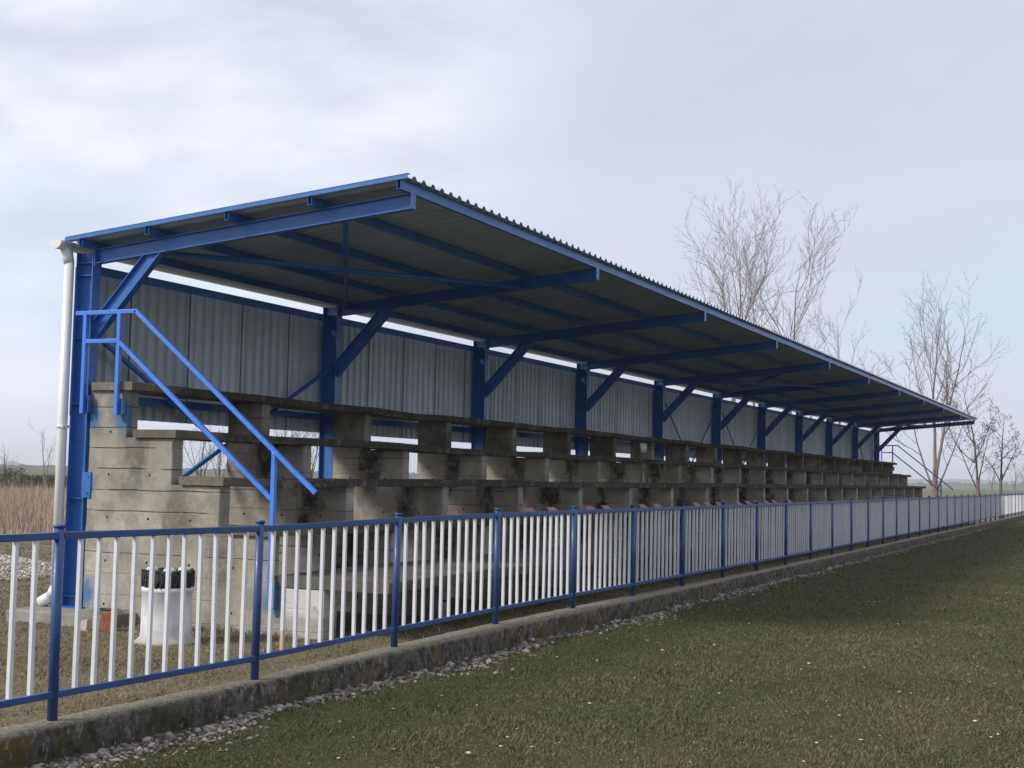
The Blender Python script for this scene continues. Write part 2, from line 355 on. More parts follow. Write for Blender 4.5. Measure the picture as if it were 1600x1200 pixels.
def numesh(name, mat, V, Fc, nside, at=(0, 0, 0), parent=None, smooth=False):
    me = bpy.data.meshes.new(name); nv = len(V); nf = len(Fc)
    me.vertices.add(nv); me.vertices.foreach_set('co', (V - np.array(at)).astype(np.float32).ravel())
    me.loops.add(nf*nside); me.loops.foreach_set('vertex_index', Fc.astype(np.int32).ravel())
    me.polygons.add(nf); me.polygons.foreach_set('loop_start', np.arange(0, nf*nside, nside, dtype=np.int32)); me.polygons.foreach_set('loop_total', np.full(nf, nside, np.int32))
    if smooth: me.polygons.foreach_set('use_smooth', np.ones(nf, bool))
    me.update(calc_edges=True); me.materials.append(MT[mat]); o = bpy.data.objects.new(name, me); col.objects.link(o)
    if parent is None: o.location = at
    else: o.parent = parent
    return o
def dup(src, parent, off=(0, 0, 0)):
    c = src.copy(); col.objects.link(c); c.parent = parent; c.location = Vector(src.location) + Vector(off)
    for ch in src.children: dup(ch, c)
    return c

# ------------------------------------------------------------ ground
def axis(segs):
    a = [segs[0][0]]
    for (s0, s1, st) in segs:
        n = max(1, round((s1-s0)/st)); a += [s0 + (s1-s0)*(i+1)/n for i in range(n)]
    return np.array(a)
gx = axis([(-9000, -2000, 3500), (-2000, -200, 450), (-200, -5, 30), (-5, 30, .16), (30, 70, .8), (70, 300, 20), (300, 2000, 200), (2000, 12000, 2500)])
gy = axis([(-9000, -2000, 3500), (-2000, -200, 450), (-200, -6, 30), (-6, 12, .16), (12, 40, .7), (40, 300, 20), (300, 2000, 200), (2000, 12000, 2500)])
X, Y = np.meshgrid(gx, gy, indexing='ij')
def bumpz(x, y):
    near = np.clip((60 - np.hypot(x, y))/20, 0, 1)
    z = .010*np.sin(x*1.7+np.sin(y*1.3)*2)*np.sin(y*2.1+np.sin(x*.9)) + .008*np.sin(x*4.1+y*2.7)*np.sin(y*4.7-x*1.3)
    z = z*near
    z = z + np.where(y > 5.7, .012, -.018) + np.where((y > 10.5) & (y < 24), .02*np.sin(x*.8)*np.sin(y*1.1+x*.3), 0)*near
    return GZ + z
Z = bumpz(X, Y)
V = np.stack([X, Y, Z], -1).reshape(-1, 3); ny = len(gy); I = np.arange(len(gx)*ny).reshape(len(gx), ny)
Fq = np.stack([I[:-1, :-1], I[1:, :-1], I[1:, 1:], I[:-1, 1:]], -1).reshape(-1, 4)
tag(numesh('ground', 'ground', V, Fq, 4, smooth=True), kind='structure')

def blades(name, mat, px, py, hgt, wid, lean=.5, zoff=0.0):
    hgt = hgt*(.85 + .55*np.sin(px*4.1+2*np.sin(py*2.7))*np.sin(py*5.3+1.7*np.sin(px*1.9)))
    n = len(px); z = bumpz(px, py) + zoff; a = rng.uniform(0, 6.283, n); b = rng.uniform(0, 6.283, n); L = rng.uniform(.1, lean, n)*hgt
    B = np.stack([px, py, z], -1); wv = np.stack([np.cos(a), np.sin(a), 0*a], -1)*wid[:, None]/2
    tip = B + np.stack([np.cos(b)*L, np.sin(b)*L, hgt], -1)
    V = np.stack([B-wv, B+wv, tip], 1).reshape(-1, 3); Fc = np.arange(3*n).reshape(-1, 3)
    return tag(numesh(name, mat, V, Fc, 3), kind='stuff')
def polar(n, d0, d1, pw=1.0, a0=-0.50, a1=0.46):
    u = rng.uniform(0, 1, n); d = d0*(d1/d0)**(u**pw); az = YAW + rng.uniform(a0, a1, n)
    return d*np.cos(az), d*np.sin(az), d
# lawn
px, py, d = polar(600000, 4.6, 60, 1.25, -.56, .42); k = (py < 5.52 + .06*np.sin(px*3)); px, py, d = px[k], py[k], d[k]
tag(blades('lawn_grass', 'lawnblade', px, py, rng.uniform(.010, .026, len(px))*(1+.01*d), .0024 + .0008*d*rng.uniform(.4, 1.2, len(px)), 1.4), 'short green and straw coloured lawn in front of the kerb', 'grass')
px, py, d = polar(420000, 6.0, 60, 1.0, -.42, .52); k = (py > 5.93) & ((py < 7.9) | (px < 11.3) | (py > 11.2)) & (py < 24.8); px, py, d = px[k], py[k], d[k]
tag(blades('dry_grass', 'dryblade', px, py, rng.uniform(.008, .034, len(px))*(1+.012*d), .0018 + .00055*d*rng.uniform(.5, 1.2, len(px)), 1.6), 'yellowed trampled grass between the fence and the stand', 'grass')
# weeds at foot of the end wall
n = 1500; px = rng.uniform(11.25, 11.58, n); py = rng.uniform(7.3, 10.2, n)
tag(blades('wall_weeds', 'dryblade', px, py, rng.uniform(.02, .09, n), np.full(n, .008), 1.2), 'tufts of dry weed along the foot of the end wall', 'weeds')
n = 9000; px = rng.uniform(11.8, 62, n); py = rng.uniform(6.3, 10.4, n)
tag(blades('shade_weeds', 'dryblade', px, py, rng.uniform(.03, .12, n), np.full(n, .015), 1.2), 'thin weeds growing in the shade beneath the stand', 'weeds')
# reeds
n = 150000; px = rng.uniform(5, 130, n); py = 24.5 + 45*rng.uniform(0, 1, n)**1.3
k = np.hypot(px, py) < 98; px, py = px[k], py[k]
tag(blades('reed_field', 'reed', px, py, rng.uniform(.35, .66, len(px)), rng.uniform(.015, .045, len(px)), .35), 'field of tall dry brown reeds behind the stand', 'reeds')

# ------------------------------------------------------------ kerb and fence
KX = [-4, 6.17, 8.17, 10.17, 12.17, 14.17, 16.17, 18.17, 22, 200]; KZ = [-.004, -.004, -.020, .004, .018, .017, .013, .009, 0, 0]
def kz(x): return float(np.interp(x, KX, KZ))
mb = MB(); st = np.concatenate([np.arange(-2, 30, .06), np.arange(30, 60, .3), np.arange(60, 112, 1)]); sect = []
for i, x in enumerate(st):
    t = kz(x); jt = lambda a: float((mnoise.noise(Vector((x*3.1, a*7.3, 1.7)))*.6 + mnoise.noise(Vector((x*11, a*3.3, 4.4)))*.4))
    sect.append([(x, 5.675+jt(1)*.014, -.42), (x, 5.672+jt(2)*.018, -.13), (x, 5.675+jt(3)*.018, t-.03+jt(4)*.008), (x, 5.692+jt(5)*.016, t-.003+jt(6)*.008),
                 (x, 5.79, t+jt(7)*.004), (x, 5.865+jt(8)*.012, t-.003+jt(9)*.006), (x, 5.885+jt(10)*.016, t-.03+jt(11)*.01), (x, 5.885, -.42)])
ns = 8; vs = [p for s_ in sect for p in s_]
fs = [(i*ns+j, (i+1)*ns+j, (i+1)*ns+j+1, i*ns+j+1) for i in range(len(sect)-1) for j in range(ns-1)]
fs += [tuple(range(ns)), tuple((len(sect)-1)*ns+j for j in range(ns))[::-1]]
mb.add(vs, fs, True)
kerb = mb.build('kerb_wall', 'kerb'); tag(kerb, 'low weathered concrete kerb with moss and lichen carrying the metal fence', 'kerb')

fence = empty('railing_fence', (6.17, 5.79, 0), 'long blue railing fence with white bars standing on the low concrete kerb', 'fence')
NP0, NP1 = -3, 52
corr = {0: .017, 1: .014, 2: .019, 3: .016, 4: .013, 5: -.018, 6: -.004}
def postx(n): return 6.172 + 2*n + corr.get(n, 0)
def post_mb():
    m = MB(); m.cyl((0, 0, -.03), (0, 0, 1.120), .030, n=16); m.cyl((0, 0, 1.118), (0, 0, 1.135), .035, n=16)
    return m
p0 = post_mb().build('post', 'navy', fence, at=(0, 0, 0))
for n in range(NP0, NP1+1):
    o = p0 if n == NP0 else p0.copy()
    if n != NP0: col.objects.link(o); o.parent = fence
    x = postx(n); o.location = (x-6.17, 0, kz(x)*.9 + random.uniform(-.002, .002)); o.rotation_euler = (random.uniform(-.006, .006), random.uniform(-.006, .006), 0)
for nm, z0, hh in (('top_rail', 1.07, .042), ('bottom_rail', .148, .040)):
    m = MB()
    for n in range(NP0, NP1):
        a, b = postx(n), postx(n+1); m.beam((a+.02, 5.79, z0+kz(a)*.8+random.uniform(-.002, .002)), (b-.02, 5.79, z0+kz(b)*.8+random.uniform(-.002, .002)), .040, hh)
    m.build(nm, 'navy', fence, bevel=.004)
bar = MB(); bar.box(-.0125, .0125, -.0125, .0125, .160, 1.052); bar0 = bar.build('bar', 'white', fence, at=(0, 0, 0)); bcount = 0; used = False
stuff = MB()
for n in range(NP0, NP1):
    for j in range(1, 12):
        x = postx(n) + 2*j/12; dx = random.uniform(-.009, .009); tl = random.uniform(-.008, .008) + (random.uniform(-.02, .02) if random.random() < .06 else 0)
        if n >= -1 and bcount < 100 and x > 5.4:
            o = bar0 if not used else bar0.copy()
            if used: col.objects.link(o); o.parent = fence
            used = True; bcount += 1
            o.location = (x+dx-6.17, random.uniform(-.003, .003), kz(x)*.8); o.rotation_euler = (random.uniform(-.004, .004), tl, random.uniform(-.05, .05))
        else:
            stuff.beam((x+dx, 5.79, .16+kz(x)*.8), (x+dx+tl, 5.79, 1.052+kz(x)*.8), .025, .025, (0, 1, 0))
tag(stuff.build('bars', 'white', fence), kind='stuff')

# broken stones along the kerb foot, litter on lawn
def rocks(name, mat, px, py, size, flat=.5, zoff=0.0):
    ico = np.array([(0, 0, 1), (.9, 0, .35), (.28, .85, .35), (-.72, .53, .35), (-.72, -.53, .35), (.28, -.85, .35), (.72, .53, -.4), (-.28, .85, -.4), (-.9, 0, -.4), (-.28, -.85, -.4), (.72, -.53, -.4), (0, 0, -.8)])
    fi = np.array([(0, 1, 2), (0, 2, 3), (0, 3, 4), (0, 4, 5), (0, 5, 1), (1, 6, 2), (2, 7, 3), (3, 8, 4), (4, 9, 5), (5, 10, 1), (2, 6, 7), (3, 7, 8), (4, 8, 9), (5, 9, 10), (1, 10, 6), (11, 7, 6), (11, 8, 7), (11, 9, 8), (11, 10, 9), (11, 6, 10)])
    n = len(px); P = ico[None]*rng.uniform(.55, 1.25, (n, 12, 1))*size[:, None, None]
    P = P*np.stack([rng.uniform(.7, 1.3, n), rng.uniform(.6, 1.1, n), rng.uniform(.5, 1.2, n)*flat], -1)[:, None, :]
    a = rng.uniform(0, 6.283, n); t = rng.uniform(-.5, .5, n); ca, sa = np.cos(a)[:, None], np.sin(a)[:, None]; ct, st_ = np.cos(t)[:, None], np.sin(t)[:, None]
    x, y, z = P[..., 0], P[..., 1], P[..., 2]; y, z = y*ct - z*st_, y*st_ + z*ct; x, y = x*ca - y*sa, x*sa + y*ca
    zz = bumpz(px, py) + zoff; V = np.stack([x + px[:, None], y + py[:, None], z + zz[:, None] + size[:, None]*flat*.35], -1).reshape(-1, 3)
    Fc = (fi[None] + (np.arange(n)*12)[:, None, None]).reshape(-1, 3)
    return numesh(name, mat, V, Fc, 3)
n = 8500; u = rng.uniform(0, 1, n); px = 4.5*(58/4.5)**(u**1.15)
wdt = .23 + .10*np.sin(px*1.3) + .05*np.sin(px*3.7); wdt = np.clip(wdt, .07, .4)*np.clip(1.2-(px-8)/60, .35, 1.2); py = 5.665 - np.abs(rng.normal(0, .55, n))*wdt
sz = rng.uniform(.007, .026, n)*np.where(rng.uniform(0, 1, n) > .90, 1.9, 1)
hp = rng.uniform(0, 1, n)*np.clip(1-(5.665-py)/.25, 0, 1)*.05
o = rocks('stone_strip', 'stones', px, py, sz, .6, 0.0)
tag(o, 'strip of broken pale stones and dead leaves along the foot of the kerb', 'stones', kind='stuff')
px, py, d = polar(1000, 5.0, 45, .9, -.52, .4); k = py < 5.35; px, py = px[k], py[k]
o = rocks('lawn_litter', 'litter', px, py, rng.uniform(.004, .014, len(px))*(1+.02*np.hypot(px, py)), .30, .012)
tag(o, 'small pale dead leaves and chips scattered over the lawn', 'litter', kind='stuff')
o = rocks('pale_stone', 'litter', np.array([6.95+.55]), np.array([3.72]), np.array([.028]), .6, .014); tag(o, 'single pale stone lying on the lawn near the bottom edge', 'stone')

# ------------------------------------------------------------ grandstand
G = empty('grandstand', (11.6, 10.5, GZ), 'long covered grandstand with blue steel frame, ribbed roof and stepped concrete benches', 'grandstand')
FIN0, FDX, NF = 11.60, 2.485, 21
prof = [(10.50, GZ-.2), (7.40, GZ-.2), (7.40, .32), (8.07, .32), (8.07, .81), (8.71, .81), (8.71, 1.305), (9.345, 1.305), (9.345, 1.80), (9.975, 1.80), (9.975, 2.32), (10.50, 2.32)]
def fin_mb(x0, x1, sd_=0):
    pts = []
    for a, b in zip(prof, prof[1:]+prof[:1]):
        L = math.hypot(b[0]-a[0], b[1]-a[1]); n = max(1, int(L/.09))
        for i in range(n):
            t = i/n; y = a[0]+(b[0]-a[0])*t; z = a[1]+(b[1]-a[1])*t
            j1 = mnoise.noise(Vector((y*9, z*9, sd_*3.1)))*.008; j2 = mnoise.noise(Vector((y*9+50, z*9, sd_*3.1)))*.006
            pts.append((y+j1, z+j2))
    n = len(pts); m = MB(); c = .012; cen = (9.3, .9)
    # walls with a narrow chamfer ring
    def ring(x, ins):
        r_ = []
        for i in range(n):
            (ya, za), (yb, zb) = pts[i-1], pts[(i+1) % n]; ty, tz = yb-ya, zb-za; l = math.hypot(ty, tz) or 1
            ny_, nz_ = tz/l, -ty/l     # outward for this winding?
            r_.append((x, pts[i][0]+ny_*ins, pts[i][1]+nz_*ins))
        return r_
    A = ring(x0, c); B = ring(x0+c, 0); C_ = ring(x1-c, 0); D = ring(x1, c)
    m.v += A+B+C_+D
    for k in range(3):
        for i in range(n): m.f.append((k*n+i, k*n+(i+1) % n, (k+1)*n+(i+1) % n, (k+1)*n+i)); m.sm.append(False)
    m.f += [tuple(range(n))[::-1], tuple(3*n+i for i in range(n))]; m.sm += [False]*2
    return m
fw_end = fin_mb(FIN0, FIN0+.18, 0).build('bearing_wall', 'concrete', G)
fw_end['label'] = 'board marked concrete end wall with blue overspray patches'
first = fin_mb(FIN0+FDX, FIN0+FDX+.18, 3).build('bearing_wall', 'concrete', G)
second = fin_mb(FIN0+2*FDX, FIN0+2*FDX+.18, 7).build('bearing_wall', 'concrete', G)
for i in range(3, NF):
    s_, k0 = (first, 1) if i % 2 else (second, 2)
    dup(s_, G, ((i-k0)*FDX + random.uniform(-.02, .02), random.uniform(-.012, .012), random.uniform(-.012, .006)))
# whitewashed block below the walkway end
m = MB(); m.box(FIN0-.03, FIN0+.22, 7.385, 7.86, GZ-.1, .30); o = m.build('support_block', 'whitewash', G, bevel=.01)
def slab(name, y0, y1, z1, th, mat, ph, sag=.02, x0=FIN0-.04, x1=62.0):
    m = MB(); xs = np.concatenate([np.arange(x0, 30, .09), np.arange(30, x1, .25), [x1]]); vs = []
    for x in xs:
        t = ((x-FIN0-.09)/FDX) % 1; k = int((x-FIN0-.09)//FDX)
        rnd = mnoise.noise(Vector((k*5.3, ph*2.2, .5)))
        s_ = -sag*(math.sin(math.pi*t)**2)*(.5+1.0*rnd) + .022*mnoise.noise(Vector((x*.35, ph*4.1, 2.2)))
        f = lambda a, A: A*(mnoise.noise(Vector((x*2.3, a, ph)))*.6 + mnoise.noise(Vector((x*8.5, a, ph+3)))*.4)
        fy = f(1, .014) + .018*mnoise.noise(Vector((x*.5, ph, 9)))
        zt = z1 + s_
        vs += [(x, y0+fy, zt-th+f(2, .016)), (x, y0+fy+f(3, .012)-.002, zt-.012+f(4, .008)), (x, y0+fy+.012, zt+f(5, .008)), (x, y1+f(6, .01), zt+f(7, .006)), (x, y1+f(6, .01), zt-th)]
    n = len(xs); fs = [(i*5+j, (i+1)*5+j, (i+1)*5+(j+1) % 5, i*5+(j+1) % 5) for i in range(n-1) for j in range(5)] + [tuple(range(5)), tuple((n-1)*5+j for j in range(5))[::-1]]
    return m.add(vs, fs).build(name, mat, G)
for i, (y0, y1, z1) in enumerate(((9.89, 10.46, 2.402), (9.285, 9.86, 1.884), (8.655, 9.22, 1.395), (8.00, 8.57, .895))):
    slab('bench_slab', y0, y1, z1, .088, 'slab', i+1)
slab('walkway_slab', 6.65, 8.02, .425, .105, 'walkway', 7, .006)
# steel frame
COLX = [11.66, 16.70, 21.60, 26.47, 31.46, 36.45, 41.37, 46.40, 51.35, 56.38, 61.27]
CY = 10.66
def zr_bot(y): return 4.092 + (6.55-y)*.0905
def frame(x):
    c = MB(); c.ibeam((x, CY, -.045), (x, CY, 3.86), (1, 0, 0), .13, .24, .012, .009)
    column = c.build('column', 'blue', G)
    for z in (3.74, 3.60, 2.90, 2.17, 1.13, .06):
        m = MB(); m.box(x-.060, x-.005, CY-.107, CY+.107, z-.005, z+.005)
        m.build('stiffener', 'blue', column)
    m = MB(); m.box(x-.15, x+.15, CY-.2, CY+.2, -.06, -.044); 
    for a in (-.11, .11):
        for b in (-.16, .16): m.cyl((x+a, CY+b, -.046), (x+a, CY+b, -.01), .012, n=6)
    m.build('base_plate', 'blue', column)
    r = MB(); ya, yb = CY-.14, 6.55; hz = .078
    r.ibeam((x, ya, zr_bot(ya)+hz), (x, yb, zr_bot(yb)+hz), (1, 0, 0), .09, .158, .009, .007)
    raf = r.build('rafter', 'blue', G)
    m = MB(); m.box(x-.055, x+.055, CY-.137, CY-.112, 3.70, 3.95)
    for z in (3.76, 3.82, 3.88):
        for s_ in (-.03, .03): m.cyl((x+s_, CY-.15, z), (x+s_, CY-.137, z), .010, n=6)
    m.build('end_plate', 'blue', raf)
    m = MB(); m.box(x-.05, x+.05, 6.538, 6.548, zr_bot(6.55)+.003, zr_bot(6.55)+.155); m.build('end_cap', 'blue', raf)
    b = MB(); dy, dz = -.80, .845; l = math.hypot(dy, dz); dy /= l; dz /= l; py_, pz_ = 10.54, 2.965
    def cut(t):     # both ends of the line at offset t, cut on the column face and on the rafter soffit
        y0, z0 = py_ + dz*t, pz_ - dy*t
        k0 = (10.539 - y0)/dy; a = (10.539, z0 + dz*k0)
        k1 = (4.092 + (6.55-y0)*.0905 - z0 - .001)/(dz + .0905*dy); return a, (y0 + dy*k1, z0 + dz*k1)
    for t0, t1, wd in ((-.083, -.074, .045), (.074, .083, .045), (-.074, .074, .0035)):
        (a0, b0), (a1, b1) = cut(t0), cut(t1)
        b.add([(x+q*wd, *p_) for q in (-1, 1) for p_ in (a0, b0, b1, a1)], [(0, 1, 2, 3), (7, 6, 5, 4), (0, 4, 5, 1), (1, 5, 6, 2), (2, 6, 7, 3), (3, 7, 4, 0)])
    b.build('knee_brace', 'blue', G)
for x in COLX: frame(x)
# purlins, with open rectangular ends
RX0, RX1 = 11.42, 61.75
for i, y in enumerate((10.57, 9.66, 8.62, 7.60, 6.57)):
    z0 = zr_bot(y)+.158+.001; z1 = z0+.092; yy = .024; m = MB(); t = .004
    m.box(RX0, RX1, y-yy, y+yy, z0, z0+t); m.box(RX0, RX1, y-yy, y+yy, z1-t, z1)
    m.box(RX0, RX1, y-yy, y-yy+t, z0+t, z1-t); m.box(RX0, RX1, y+yy-t, y+yy, z0+t, z1-t)
    m.build('purlin', 'blue', G)
# roof sheet : trapezoidal corrugation running down the slope
def corr_sheet(u0, u1, pitch, hgt, lo=.45, fl=.17):
    us, hs = [], []; u = u0
    while u < u1-1e-6:
        for a, h in ((0, 0), (lo, 0), (lo+(1-lo-fl)/2, 1), (lo+(1-lo-fl)/2+fl, 1)):
            us.append(u+a*pitch); hs.append(h*hgt)
        u += pitch
    us.append(u); hs.append(0); return us, hs
us, hs = corr_sheet(RX0-.01, RX1, .195, .036); m = MB(); vs = []; ys = [6.47, 8.6, 10.78]
for u, h in zip(us, hs):
    for y in ys:
        zb = zr_bot(y)+.158+.095; vs += [(u, y, zb+h), (u, y, zb+h+.003)]
n = len(us); st_ = 6
fs = []
for i in range(n-1):
    for j in range(2):
        a = i*6+j*2; b = (i+1)*6+j*2
        fs += [(a, b, b+2, a+2), (a+1, a+3, b+3, b+1)]
    fs += [(i*6, i*6+1, (i+1)*6+1, (i+1)*6), (i*6+4, (i+1)*6+4, (i+1)*6+5, i*6+5)]
for e in (0, n-1): fs += [(e*6, e*6+2, e*6+3, e*6+1), (e*6+2, e*6+4, e*6+5, e*6+3)]
m.add(vs, fs).build('roof_sheet', 'roof', G)
m = MB()
za = zr_bot(6.465)+.158+.095; zb_ = zr_bot(10.785)+.158+.095
m.beam((RX0-.014, 6.465, za+.014), (RX0-.014, 10.785, zb_+.014), .004, .038); m.beam((RX0+.018, 6.465, za+.044), (RX0+.018, 10.785, zb_+.044), .06, .003)
m.build('verge_trim', 'blue', G)
# roof bracing, wall cross bracing
def zm(y): return zr_bot(y)+.05
def brace_tube(name, pts, r=.03):
    m = MB(); m.cyl(pts[0], pts[1], r, n=10); return m.build(name, 'blue', G)
for b in (0, 4, 9):
    xa, xb = COLX[b]+.05, COLX[b+1]-.05
    brace_tube('roof_brace', ((xa, 9.75, zm(9.75)-.02), (xb, 7.6, zm(7.6)-.02))); brace_tube('roof_brace', ((xa, 7.35, zm(7.35)+.05), (xb, 10.4, zm(10.4)+.05)))
for b in (0, 4, 5, 9):
    xa, xb = COLX[b]+.03, COLX[b+1]-.03; rr = .03 if b == 0 else .018
    z1_ = 3.0 if b == 0 else 3.6; z0_ = .55 if b == 0 else .2
    brace_tube('cross_brace', ((xa, 10.64, z1_), (xb, 10.64, z0_)), rr); brace_tube('cross_brace', ((xa, 10.60, z0_), (xb, 10.60, z1_)), rr)
# back wall sheets and girts
for b in range(10):
    xa, xb = COLX[b]+.002 - (.06 if b == 0 else 0), COLX[b+1]-.002
    us, hs = corr_sheet(xa, xb-.09, .1817, .036, .48, .32); us[-1] = xb; m = MB(); vs = []
    for u, h in zip(us, hs):
        for z in (2.04, 3.70): vs += [(u, 10.795+h, z), (u, 10.798+h, z)]
    n = len(us); fs = []
    for i in range(n-1):
        a, c = i*4, (i+1)*4; fs += [(a, a+2, c+2, c), (a+1, c+1, c+3, a+3), (a, c, c+1, a+1), (a+2, a+3, c+3, c+2)]
    fs += [(0, 1, 3, 2), ((n-1)*4, (n-1)*4+2, (n-1)*4+3, (n-1)*4+1)]
    m.add(vs, fs).build('wall_cladding', 'cladding', G)
    for z in (2.26, 3.70):
        g = MB(); g.box(COLX[b]+.012, COLX[b+1]-.012, 10.70 if z < 3 else 10.712, 10.762, z-.045, z+.045); g.build('girt', 'blue', G)
# handrails at both ends
def handrail(x, flip=1):
    m = MB(); s_ = .046
    top = [(x, 10.68, 3.165), (x, 9.85, 3.165), (x, 7.49, 1.262)]; mid = [(x, 10.55, 2.85), (x, 10.07, 2.85), (x, 8.02, 1.20)]
    m.beam((x, 10.68, 3.165), (x, 9.84, 3.165), s_, s_); m.beam((x, 9.86, 3.175), (x, 7.49, 1.262), s_, s_)
    m.beam((x, 10.57, 2.85), (x, 10.06, 2.85), s_, s_); m.beam((x, 10.09, 2.86), (x, 8.02, 1.19), s_, s_)
    hr = m.build('handrail', 'litblue', G, bevel=.003)
    for (y, z0, z1) in ((10.545, 2.06, 3.14), (10.07, 2.04, 3.14), (8.00, .08, 1.66)):
        p = MB(); p.beam((x, y, z0), (x, y, z1), s_+.002, s_+.002, (1, 0, 0)); p.build('rail_post', 'litblue', hr, bevel=.003)
    for (y, z0, z1) in ((10.46, 2.07, 2.26), (9.99, 2.05, 2.22), (7.94, .10, .38)):
        p = MB(); e = sorted((x-.012*flip, x+.05*flip)); p.box(e[0], e[1], y+.0, y+.008, z0, z1); e = sorted((x+.045*flip, x+.052*flip)); p.box(e[0], e[1], y+.008, y+.09, z0, z1); p.build('clip', 'blue', hr)
    return hr
handrail(11.53); handrail(61.9, -1)
m = MB()
for z0 in (1.22, 1.93):
    pass
m.box(11.585, 11.597, 10.44, 10.56, 1.14, 1.42)
for z in (1.19, 1.37): m.cyl((11.575, 10.48, z), (11.586, 10.48, z), .012, n=6)
m.build('fixing_plate', 'blue', G)
# gutter and downpipe
m = MB(); n = 12; R0 = .088; yc, zc = 10.875, 3.965; vs = []
for x in (11.36, RX1):
    for rr in (R0, R0-.004):
        for i in range(n+1): a = math.pi + math.pi*i/n; vs.append((x, yc+rr*math.cos(a), zc+rr*math.sin(a)))
k = n+1; fs = []
for i in range(n): fs += [(i, i+1, 2*k+i+1, 2*k+i), (k+i, 3*k+i, 3*k+i+1, k+i+1)]
fs += [(0, 2*k, 3*k, k), (n, k+n, 3*k+n, 2*k+n)]; m.add(vs, fs, True)
m.add([(11.36, yc+R0*math.cos(math.pi+math.pi*i/n), zc+R0*math.sin(math.pi+math.pi*i/n)) for i in range(n+1)]+[(11.372, yc+R0*math.cos(math.pi+math.pi*i/n), zc+R0*math.sin(math.pi+math.pi*i/n)) for i in range(n+1)],
      [tuple(range(n+1)), tuple(range(n+1, 2*n+2))[::-1]] + [(i, i+1, n+2+i, n+1+i) for i in range(n)])
m.build('gutter', 'pvc', G)
m = MB(); X_ = 11.51; PY = 10.803
m.cyl((X_, PY+.05, 3.89), (X_, PY, 3.72), .066, .056, n=18); m.cyl((X_, PY, 3.74), (X_, PY, .12), .053, n=18)

m.cyl((X_, PY, .16), (X_, PY+.06, .05), .056, n=16); m.cyl((X_, PY+.055, .06), (X_, PY+.19, -.02), .057, .070, n=16)
dp = m.build('downpipe', 'pvc', G)
m = MB(); m.box(X_-.06, X_+.06, PY-.06, PY-.048, 1.90, 1.93); m.lathe((X_, PY, 1.9), [(.054, 0), (.062, 0), (.062, .025), (.054, .025)], 18); m.build('pipe_bracket', 'pvc', dp)
for i, x in enumerate(COLX):
    m = MB(); 
    if i == 0: m.box(11.05, 12.1, 9.74, 11.05, GZ-.3, -.06)
    else: m.box(x-.4, x+.4, CY-.14, CY+.5, GZ-.3, -.06)
    m.build('footing', 'plinth', G, bevel=.012)

# ------------------------------------------------------------ things on and around the stand
seatx = [16.36, 18.9, 19.76, 21.4, 22.15, 24.06, 24.87, 27.41, 28.2, 29.03, 30.65, 31.5, 32.3, 33.2, 34.0, 35.64]
def bucket(x, first_):
    t = empty('bench_seat', (x, 8.30, .90), 'faded pink plastic bucket seat on the lowest bench row', 'seat', 'pink plastic seats on the lowest bench')
    if first_ is None:
        m = MB(); prof_ = [(-.19, .045), (-.16, .03), (-.05, .022), (.08, .022), (.14, .04), (.18, .075), (.205, .098), (.222, .09)]; W = 7; vs = []
        for (yy, zz) in prof_:
            for i in range(W):
                u = -1+2*i/(W-1); wv = .19*(1 if yy < .1 else (1, .97, .90, .74)[min(3, int((yy-.1)/.034))]); vs.append((x+u*wv, 8.30+yy-.03*u*u*(yy > .1), .90+zz))
        fs = [(j*W+i, j*W+i+1, (j+1)*W+i+1, (j+1)*W+i) for j in range(len(prof_)-1) for i in range(W-1)]
        m.add(vs, fs, True); s = m.build('shell', 'pink', t); md = s.modifiers.new('solid', 'SOLIDIFY'); md.thickness = .008
        m = MB(); m.box(x-.10, x+.10, 8.22, 8.38, .888, .922); b = m.build('bracket', 'tube', t)
    else:
        for ch in first_.children: c = ch.copy(); col.objects.link(c); c.parent = t
    return t
s0 = None
for x in seatx:
    t = bucket(x, s0); s0 = s0 or t
ch = empty('school_chair', (26.2, 8.95, 1.40), 'tube frame chair with pale green backrest standing alone on the middle bench', 'chair')
m = MB(); cx = 26.2; r_ = .0125
yb, yf = 9.18, 8.78; zs = 1.83
for s_ in (-.19, .19):
    m.cyl((cx+s_, yb+.0, 1.40), (cx+s_*.9, yb-.05, zs), r_, n=8); m.cyl((cx+s_*.9, yb-.05, zs-.2), (cx+s_*.95, yb+.03, 2.17), r_, n=8)
    m.cyl((cx+s_, yf-.03, 1.40), (cx+s_*.9, yf+.04, zs), r_, n=8); m.cyl((cx+s_*.9, yf+.03, zs-.01), (cx+s_*.9, yb-.05, zs-.01), r_, n=8)
m.cyl((cx-.17, yf+.04, zs-.02), (cx+.17, yf+.04, zs-.02), r_, n=8); m.build('frame', 'tube', ch)
m = MB(); m.box(cx-.19, cx+.19, yf+.0, yb-.06, zs+.002, zs+.018); m.build('seat', 'seatwood', ch, bevel=.006)
m = MB()
vs = []
for j, z in enumerate((2.0, 2.19)):
    for i in range(7): u = -1+i/3; vs.append((cx+u*.20, yb+.0+j*.015+.02*(1-u*u), z)); 
m.add(vs, [(i, i+1, 8+i, 7+i) for i in range(6)], True); o = m.build('backrest', 'green', ch); md = o.modifiers.new('solid', 'SOLIDIFY'); md.thickness = .014

